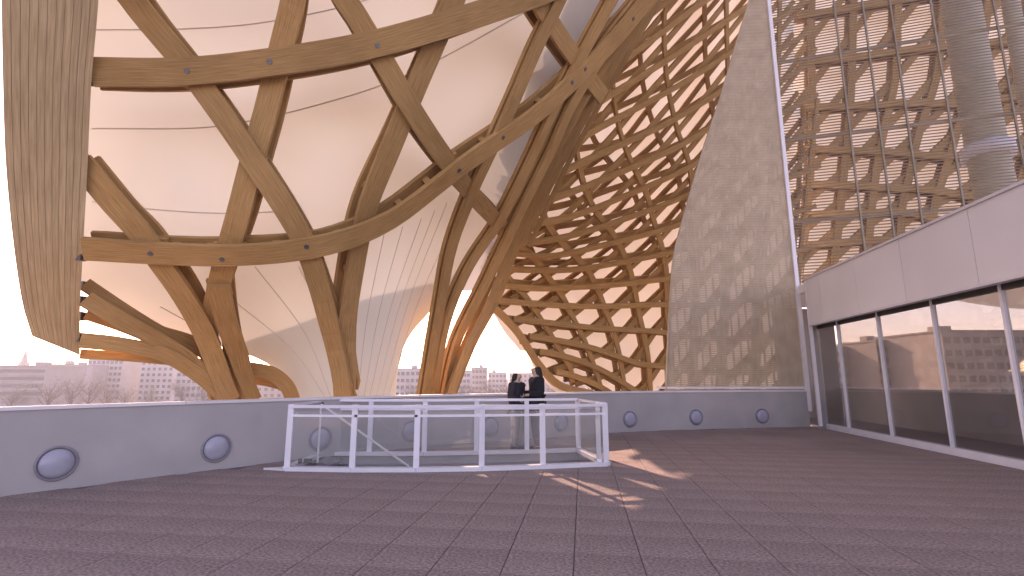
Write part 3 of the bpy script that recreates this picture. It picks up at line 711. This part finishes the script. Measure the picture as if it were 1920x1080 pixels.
# white return wall between parapet and glazing
mb = MB(); mb.hexa([(FX(Yend)+.09, Yend+.06, 0), (WX(Yend)+.1, Yend+.4, 0), (WX(Yend)+.1, Yend+.6, 0), (FX(Yend)+.09, Yend+.3, 0)], [(FX(Yend)+.09, Yend+.06, FB), (WX(Yend)+.1, Yend+.4, FB), (WX(Yend)+.1, Yend+.6, FB), (FX(Yend)+.09, Yend+.3, FB)]); ppart(mb, 'return_wall', WALL)
mb = MB(); prism(mb, yb, Yend+.4, WX, -.10, WX, .14, -.02, .14); ppart(mb, 'sill', WHITE)
mb = MB(); prism(mb, yb, Yend+.38, WX, -.03, WX, .06, WT-.14, WT+.02); ppart(mb, 'window_head', DARKM)
def wy_of(px, z):
    ys__ = np.linspace(2.5, 17, 600); xp = proj(np.stack([WX(ys__), ys__, np.full(600, z)], 1))[0]; return float(np.interp(px, xp[::-1], ys__[::-1]))
mull = [wy_of(x, 1.7) for x in (1582, 1660, 1768, 1905)]
while mull[-1] > -1: mull.append(mull[-1]-(mull[1]-mull[2]))
allm = [Yend+.35]+mull
for y in mull:
    mb = MB(); mb.hexa([(WX(y)-.05, y-.03, .14), (WX(y)+.04, y-.03, .14), (WX(y)+.04, y+.03, .14), (WX(y)-.05, y+.03, .14)], [(WX(y)-.05, y-.03, WT), (WX(y)+.04, y-.03, WT), (WX(y)+.04, y+.03, WT), (WX(y)-.05, y+.03, WT)]); ppart(mb, 'mullion', WHITE)
for a, b in zip(allm, allm[1:]):
    mb = MB(); prism(mb, b+.04, a-.04, WX, 0, WX, .02, .14, WT); ppart(mb, 'window_pane', WGLASS)
mb = MB(); prism(mb, yb, YE2, WX, .15, WX, GD+.2, -.06, -.004); ppart(mb, 'floor', GREY)
mb = MB(); prism(mb, yb, YE2, WX, GD, WX, GD+.18, -.1, 1.2); ppart(mb, 'far_wall', WALL)
mb = MB(); prism(mb, yb, YE2, WX, GD-.03, WX, GD+.2, 1.203, 1.25); ppart(mb, 'far_sill', WHITE)
mb = MB(); prism(mb, yb, YE2, WX, GD+.06, WX, GD+.08, 1.25, 4.5); ppart(mb, 'far_pane', WGLASS)
mb = MB(); mb.box((WX(YE2)+GD/2, YE2, 2.2), (GD-.1, .1, 4.5)); ppart(mb, 'end_wall', WALL)
# ------------------------------------------------------------------ the city beyond
CW = noisy('pale_render_facade', (.40, .39, .39), (.48, .46, .46), .2, .8, 0, 5)
CG = noisy('grey_concrete_facade', (.30, .29, .29), (.38, .37, .36), .2, .8, 0, 5)
CB = noisy('grey_brown_facade', (.34, .325, .32), (.42, .40, .39), .2, .8, 0, 5)
CGL = noisy('dark_window', (.06, .07, .09), (.10, .11, .13), .5, .2, 0, 2, spec=.6)
def building(px0, px1, ytop, Y, depth, floors, cols, mat, label, style='grid', rzs=0, below=GZ, roofbits=1):
    a, b = at(px0, ytop, Y), at(px1, ytop, Y); W = float(b[0]-a[0]); top = float(a[2]); h = top-below
    root = empty('city_building', ((a[0]+b[0])/2, Y, below), rzs, label=label, cat='building', group='city buildings beyond the terrace')
    mb = MB(); mb.box((0, depth/2, h/2), (W, depth, h)); wl = mb.build('wall', mat, root)
    mb = MB(); mb.box((0, depth/2, h+.2), (W+.6, depth+.6, .4)); rf = mb.build('roof', CG, root)
    for k in range(roofbits):
        mb = MB(); mb.box((random.uniform(-.3, .3)*W, depth*random.uniform(.3, .6), h+1.2), (W*.12+1, 3, 1.6)); mb.build('roof_housing', mat, rf)
    fh = 3.0; nf = int(min(floors, (h-1)//fh))
    if style == 'band':
        for k in range(nf):
            mb = MB(); mb.box((0, -.02, h-1.9-k*fh), (W*.97, .12, 1.3)); mb.build('window_band', CGL, root)
            mb = MB(); mb.box((0, -.25, h-.8-k*fh-fh*.87), (W, .5, .25)); mb.build('ledge', CW, root)
    else:
        fr = MB(); fr.box((0, 0, 0), (1.5, .16, 1.5)); wm = fr.me('window', CGL)
        sm_ = MB(); sm_.box((0, -.12, -.85), (1.8, .3, .14)); sme = sm_.me('sill', CW)
        for k in range(nf):
            for c in range(cols):
                o = obj('window', wm, root, ((c+.5)/cols*W-W/2, -.0, h-2-k*fh)); 
                if Y < 260: obj('sill', sme, o)
    return root
building(-40, 88, 687, 210, 20, 4, 8, CG, 'low grey block with dark window bands at the far left', 'band')
building(91, 122, 684, 235, 16, 5, 3, CW, 'small pale block beside the banded block at far left')
building(124, 158, 686, 250, 16, 5, 4, CB, 'dark brownish block left of the tall white flats')
building(166, 232, 672, 265, 15, 7, 8, CW, 'tall white block of flats under the canopy edge')
building(236, 262, 676, 280, 15, 6, 3, CG, 'narrow grey block between two white blocks of flats')
building(266, 328, 674, 270, 15, 7, 6, CW, 'second tall white block of flats right of the narrow grey one')
building(332, 440, 694, 230, 14, 6, 11, CW, 'wide white block with rows of dark windows next to the timber legs')
building(742, 788, 692, 230, 14, 5, 5, CW, 'white block with dark windows seen between membrane and timber legs')
building(470, 545, 700, 260, 14, 5, 6, CG, 'grey block seen through the low arch of the canopy')
building(846, 882, 696, 260, 14, 5, 5, CW, 'pale block just right of the timber legs')
building(884, 912, 690, 285, 14, 5, 4, CG, 'grey tower block in the gap right of the timber legs')
building(915, 950, 699, 320, 14, 4, 5, CW, 'distant pale block in the triangular gap left of the people')
building(955, 1040, 700, 350, 14, 4, 10, CG, 'long distant grey block behind the two people')
building(1042, 1150, 708, 360, 14, 4, 12, CW, 'long low pale block under the far timber lattice')
# seen through the pavilion
building(1560, 1640, 652, 150, 20, 5, 6, CB, 'brown block seen through the first tall window panes', rzs=0)
building(1642, 1712, 640, 138, 20, 6, 7, CB, 'taller brown block seen through the second window pane')
building(1714, 1762, 658, 150, 20, 5, 4, CG, 'lower grey block in the dip between brown blocks in the windows')
building(1764, 1930, 622, 120, 22, 7, 9, CB, 'large flat roofed brown block seen through the widest window pane')
building(1932, 2200, 640, 120, 22, 7, 12, CG, 'grey block at the right hand end of the windows')
# spire
b0 = at(50, 652, 420); root = empty('church_spire', (float(b0[0]), 420, GZ), label='thin pointed church spire rising over the far left rooftops', cat='spire')
hs = float(b0[2])-GZ
mb = MB(); mb.box((0, 0, (hs-12)/2), (5, 5, hs-12)); mb.build('tower', CG, root)
mb = MB(); mb.lathe([(2.6, hs-12), (1.2, hs-6), (.1, hs)], 8); mb.build('spire', CG, root)
# bare winter trees and parked cars
TWIG = noisy('bare_twigs', (.17, .15, .14), (.25, .22, .20), 2, .9)
BARK = noisy('bark', (.08, .065, .055), (.13, .11, .09), 3, .9)
def tree_meshes(seed):
    r = random.Random(seed); t = MB(); t.tube([(0, 0, 0), (.1, 0, 3), (0, .1, 7)], [.35, .28, .12], 7); c = MB()
    for k in range(14):
        a = r.uniform(0, 6.28); z0 = r.uniform(2.6, 6); p = Vector((0, 0, z0)); q = Vector((math.cos(a)*r.uniform(1.5, 3.6), math.sin(a)*r.uniform(1.5, 3.6), z0+r.uniform(1.5, 4.5)))
        t.tube([p, (p+q)/2+Vector((0, 0, -.3)), q], [.12, .08, .03], 4)
        for m_ in range(46):
            f = r.uniform(.35, 1.15); b = p+(q-p)*f+Vector((r.gauss(0, .6), r.gauss(0, .6), r.gauss(0, .6))); d = Vector((r.gauss(0, 1), r.gauss(0, 1), r.gauss(.7, .7))).normalized()*r.uniform(.5, 1.2)
            s = d.cross(Vector((r.gauss(0, 1), r.gauss(0, 1), r.gauss(0, 1)))).normalized()*.05; c.add([b-s, b+s, b+d], [(0, 1, 2)])
    return t.me('trunk', BARK), c.me('crown', TWIG)
TM = [tree_meshes(s) for s in range(4)]
tl = ['small bare tree left of the banded block', 'bare tree before the small pale block', 'bare tree before the dark brownish block', 'rounded bare tree left of the first white flats', 'bare tree in front of the first white flats', 'broad bare tree below the narrow grey block',
 'bare tree in front of the second white flats', 'bare tree by the wide white block', 'bare tree close to the timber legs', 'bare tree between membrane and timber column', 'bare tree just right of the timber column', 'bare tree before the grey tower block', 'bare tree in the middle of the triangular gap', 'bare tree left of the smaller person', 'bare tree right of the taller person', 'bare tree under the lattice edge']
for k, x in enumerate([30, 98, 140, 172, 205, 240, 290, 345, 385, 772, 860, 892, 925, 950, 1040, 1085]):
    Y = random.uniform(185, 225); p = at(x, 709, Y); s = random.uniform(1.25, 1.6)
    o = empty('bare_tree', (float(p[0]), Y, GZ), random.uniform(0, 6), label=tl[k], cat='tree', group='bare trees in the city'); o.scale = (s, s, s)
    obj('trunk', TM[k % 4][0], o); obj('crown', TM[k % 4][1], o)
CARS = [noisy('car_paint_white', (.75, .75, .75), (.8, .8, .8), 2, .3, spec=.5), noisy('car_paint_silver', (.45, .45, .47), (.5, .5, .52), 2, .3, spec=.5)]
TYRE = noisy('tyre', (.02, .02, .02), (.03, .03, .03), 3, .8)
def carm(mat):
    m_ = MB(); prof = [(-2.1, .35), (2.1, .35), (2.15, .8), (1.2, .95), (.7, 1.45), (-1.1, 1.45), (-1.8, .95), (-2.15, .85)]; n = len(prof)
    V = [(x, -.85, z) for x, z in prof]+[(x, .85, z) for x, z in prof]; m_.add(V, [tuple(range(n)), tuple(range(2*n-1, n-1, -1))]+[(i, i+n, (i+1) % n+n, (i+1) % n) for i in range(n)])
    g = MB(); g.add([(-.95, -.86, .98), (.95, -.86, .98), (.6, -.86, 1.38), (-.9, -.86, 1.38)], [(0, 1, 2, 3)])
    wh = MB(); wh.lathe([(0, -.1), (.32, -.1), (.32, .1), (0, .1)], 12, Matrix.Rotation(R(90), 4, 'X')); return m_.me('body', mat), g.me('side_window', CGL), wh.me('wheel', TYRE)
CM = [carm(m_) for m_ in CARS]
cl = ['white parked car at far left end of the row below the banded block', 'silver car second from the left in the distant row', 'white car under the small pale block', 'white car at the foot of the dark brownish block', 'silver car below the white flats', 'white car beside the silver one below the white flats', 'white car nearest the timber legs', 'lone white car in the triangular gap']
for k, x in enumerate([35, 62, 95, 128, 180, 205, 300, 985]):
    Y = 285+k % 3*6; p = at(x, 740, Y); o = empty('parked_car', (float(p[0]), Y, GZ), random.uniform(-.3, .3), label=cl[k], cat='car', group='distant parked cars')
    b, g, wh = CM[k % 2 if k in (1, 4) else 0] if k not in (1, 4) else CM[1]
    obj('body', b, o); obj('side_window', g, o)
    for sx in (-1.3, 1.3):
        for sy in (-.8, .8): obj('wheel', wh, o, (sx, sy, .32))

# ------------------------------------------------------------------ two people
def skin_mesh(name, V, E, Rr, mat, sub=2):
    me = bpy.data.meshes.new(name); me.from_pydata([tuple(v) for v in V], E, []); o = bpy.data.objects.new(name, me); COL.objects.link(o)
    m_ = o.modifiers.new('s', 'SKIN'); m_.use_smooth_shade = True
    for i, d in enumerate(me.skin_vertices[0].data): r = Rr[i]; d.radius = r if hasattr(r, '__len__') else (r, r); d.use_root = i == 0
    o.modifiers.new('d', 'SUBSURF').render_levels = sub; o.modifiers['d'].levels = sub
    dg = bpy.context.evaluated_depsgraph_get(); dg.update(); out = bpy.data.meshes.new_from_object(o.evaluated_get(dg)); out.name = name
    bpy.data.objects.remove(o); out.materials.clear(); out.materials.append(mat); return out
def cloth(n, c): return noisy(n, c, [k*1.5 for k in c], 20, .9, .1)
SKINM = noisy('skin', (.50, .31, .23), (.56, .36, .27), 5, .6)
HAIRM = noisy('dark_hair', (.012, .010, .009), (.03, .025, .02), 30, .6)
def person(loc, rz, h, coat_c, trou_c, label, long_hair, coat_len, bend):
    k = h/1.75; P = lambda x, y, z: Vector((x*k, y*k, z*k)); root = empty('person', loc, rz, label=label, cat='person', group='two people at the parapet')
    # local: faces -Y
    J = {'pel': P(0, 0, .95), 'wai': P(0, .0, 1.1), 'che': P(0, .01, 1.3), 'nb': P(0, .01, 1.45), 'nk': P(0, 0, 1.53), 'h1': P(0, -.02, 1.60), 'h2': P(0, -.01, 1.68), 'nose': P(0, -.115, 1.615)}
    for s, n in ((-1, 'l'), (1, 'r')):
        J['hip'+n] = P(s*.095, 0, .90); J['kn'+n] = P(s*.10, -.02-.04*(s > 0), .50); J['an'+n] = P(s*.10, .02+.03*(s < 0), .09); J['to'+n] = P(s*.12, -.14+.03*(s < 0), .04)
        J['sh'+n] = P(s*.18, .01, 1.42); J['el'+n] = P(s*.24, .05-.02*bend, 1.14); J['wr'+n] = P(s*.20, -.12-.12*bend, .98+.16*bend); J['ha'+n] = P(s*.18, -.17-.14*bend, .95+.18*bend)
    rad = {'pel': (.15, .11), 'wai': (.13, .10), 'che': (.16, .11), 'nb': (.08, .07), 'nk': .052, 'h1': (.075, .09), 'h2': (.075, .09), 'nose': .016}
    for n in 'lr': rad.update({'hip'+n: .09, 'kn'+n: .06, 'an'+n: .042, 'to'+n: .035, 'sh'+n: .062, 'el'+n: .045, 'wr'+n: .028, 'ha'+n: (.035, .02)})
    E = [('pel', 'wai'), ('wai', 'che'), ('che', 'nb'), ('nb', 'nk'), ('nk', 'h1'), ('h1', 'h2'), ('h1', 'nose')]
    for n in 'lr': E += [('pel', 'hip'+n), ('hip'+n, 'kn'+n), ('kn'+n, 'an'+n), ('an'+n, 'to'+n), ('nb', 'sh'+n), ('sh'+n, 'el'+n), ('el'+n, 'wr'+n), ('wr'+n, 'ha'+n)]
    def sub(names, grow, mat, nm, ed=None, over={}):
        ix = {n: i for i, n in enumerate(names)}; ee = [(ix[a], ix[b]) for a, b in (ed or E) if a in ix and b in ix]
        rr = [over.get(n, rad[n]) for n in names]; rr = [tuple(v*k+grow for v in (r if hasattr(r, '__len__') else (r, r))) for r in rr]
        return skin_mesh(nm, [J[n] for n in names], ee, rr, mat)
    body = sub(list(J), 0, SKINM, 'body')
    bm = bmesh.new(); bm.from_mesh(body)
    for n, s in (('l', -1), ('r', 1)):             # five unequal bent fingers rooted in each palm
        base = J['ha'+n]; d = (J['ha'+n]-J['wr'+n]).normalized(); side = d.cross(Vector((0, 0, 1))).normalized()
        for f in range(5):
            ln = (.055, .075, .082, .075, .058)[f]*k; off = side*((f-2)*.017*k); dd = d if f else (d*.6+side*-.8).normalized()
            m_ = MB(); m_.tube([base+off-d*.01, base+off+dd*ln*.5, base+off+dd*ln*.8+Vector((0, 0, -ln*.25)), base+off+dd*ln*.9+Vector((0, 0, -ln*.5))], [.0095, .009, .008, .006], 6)
            vv = [bm.verts.new(v) for v in m_.V]
            for fc in m_.F: bm.faces.new([vv[i] for i in fc])
    bm.to_mesh(body); bm.free(); body.polygons.foreach_set('use_smooth', [True]*len(body.polygons)); obj('body', body, root)
    TR = cloth('trousers', trou_c); CT = cloth('coat_cloth', coat_c); SH = cloth('shoe_leather', (.02, .018, .016))
    obj('trousers', sub(['pel', 'hipl', 'knl', 'anl', 'hipr', 'knr', 'anr'], .018, TR, 'trousers', over={'anl': .052, 'anr': .052}), root)
    J['hem'] = P(0, .01, coat_len); rad['hem'] = (.17, .14)
    ed = [('hem', 'pel')]+E
    obj('coat', sub(['pel', 'hem', 'wai', 'che', 'nb', 'shl', 'ell', 'wrl', 'shr', 'elr', 'wrr'], .055, CT, 'coat', ed), root)
    m_ = MB()
    for n in 'lr': m_.tube([J['an'+n]+P(0, .05, -.03), J['an'+n]+P(0, -.02, -.03), J['to'+n], J['to'+n]+P(0, -.05, -.005)], [.05, .055, .045, .02], 8)
    m_.build('shoes', SH, root, True)
    J.update({'c1': P(0, .02, 1.60), 'c2': P(0, .015, 1.70), 'c3': P(0, .07, 1.5), 'c4': P(0, .09, 1.38)}); rad.update({'c1': (.085, .085), 'c2': (.083, .095), 'c3': .085, 'c4': .06})
    hn = ['c2', 'c1']+(['c3', 'c4'] if long_hair else [])
    J['c1'] = P(0, .04, 1.59)
    obj('hair', sub(hn, .008, HAIRM, 'hair', [('c2', 'c1'), ('c1', 'c3'), ('c3', 'c4')]), root)
    return root
g1, g2 = onz(970, 843, 0), onz(1006, 845, 0)
person((float(g1[0]), float(g1[1]), 0), R(60), 1.77, (.025, .024, .03), (.34, .29, .24), 'shorter person in a dark jacket and pale trousers, left of the pair at the parapet', True, .82, .6)
person((float(g2[0]), float(g2[1]), 0), R(-75), 1.92, (.012, .012, .015), (.035, .033, .04), 'taller person in a long black coat with long dark hair, right of the pair', True, .62, .9)

# ------------------------------------------------------------------ air
hz = MB(); hz.box((0, 300, 8), (900, 900, 46))
m, n, b, N, L = newmat('haze_air'); n.nodes.remove(b); pv = N('ShaderNodeVolumePrincipled'); pv.inputs['Density'].default_value = .0008; pv.inputs['Color'].default_value = (.92, .90, .92, 1); pv.inputs['Anisotropy'].default_value = 0
L(pv.outputs[0], n.nodes['Material Output'].inputs['Volume']); n.nodes['Material Output'].inputs['Volume']
tag(hz.build('haze', m), kind='stuff')
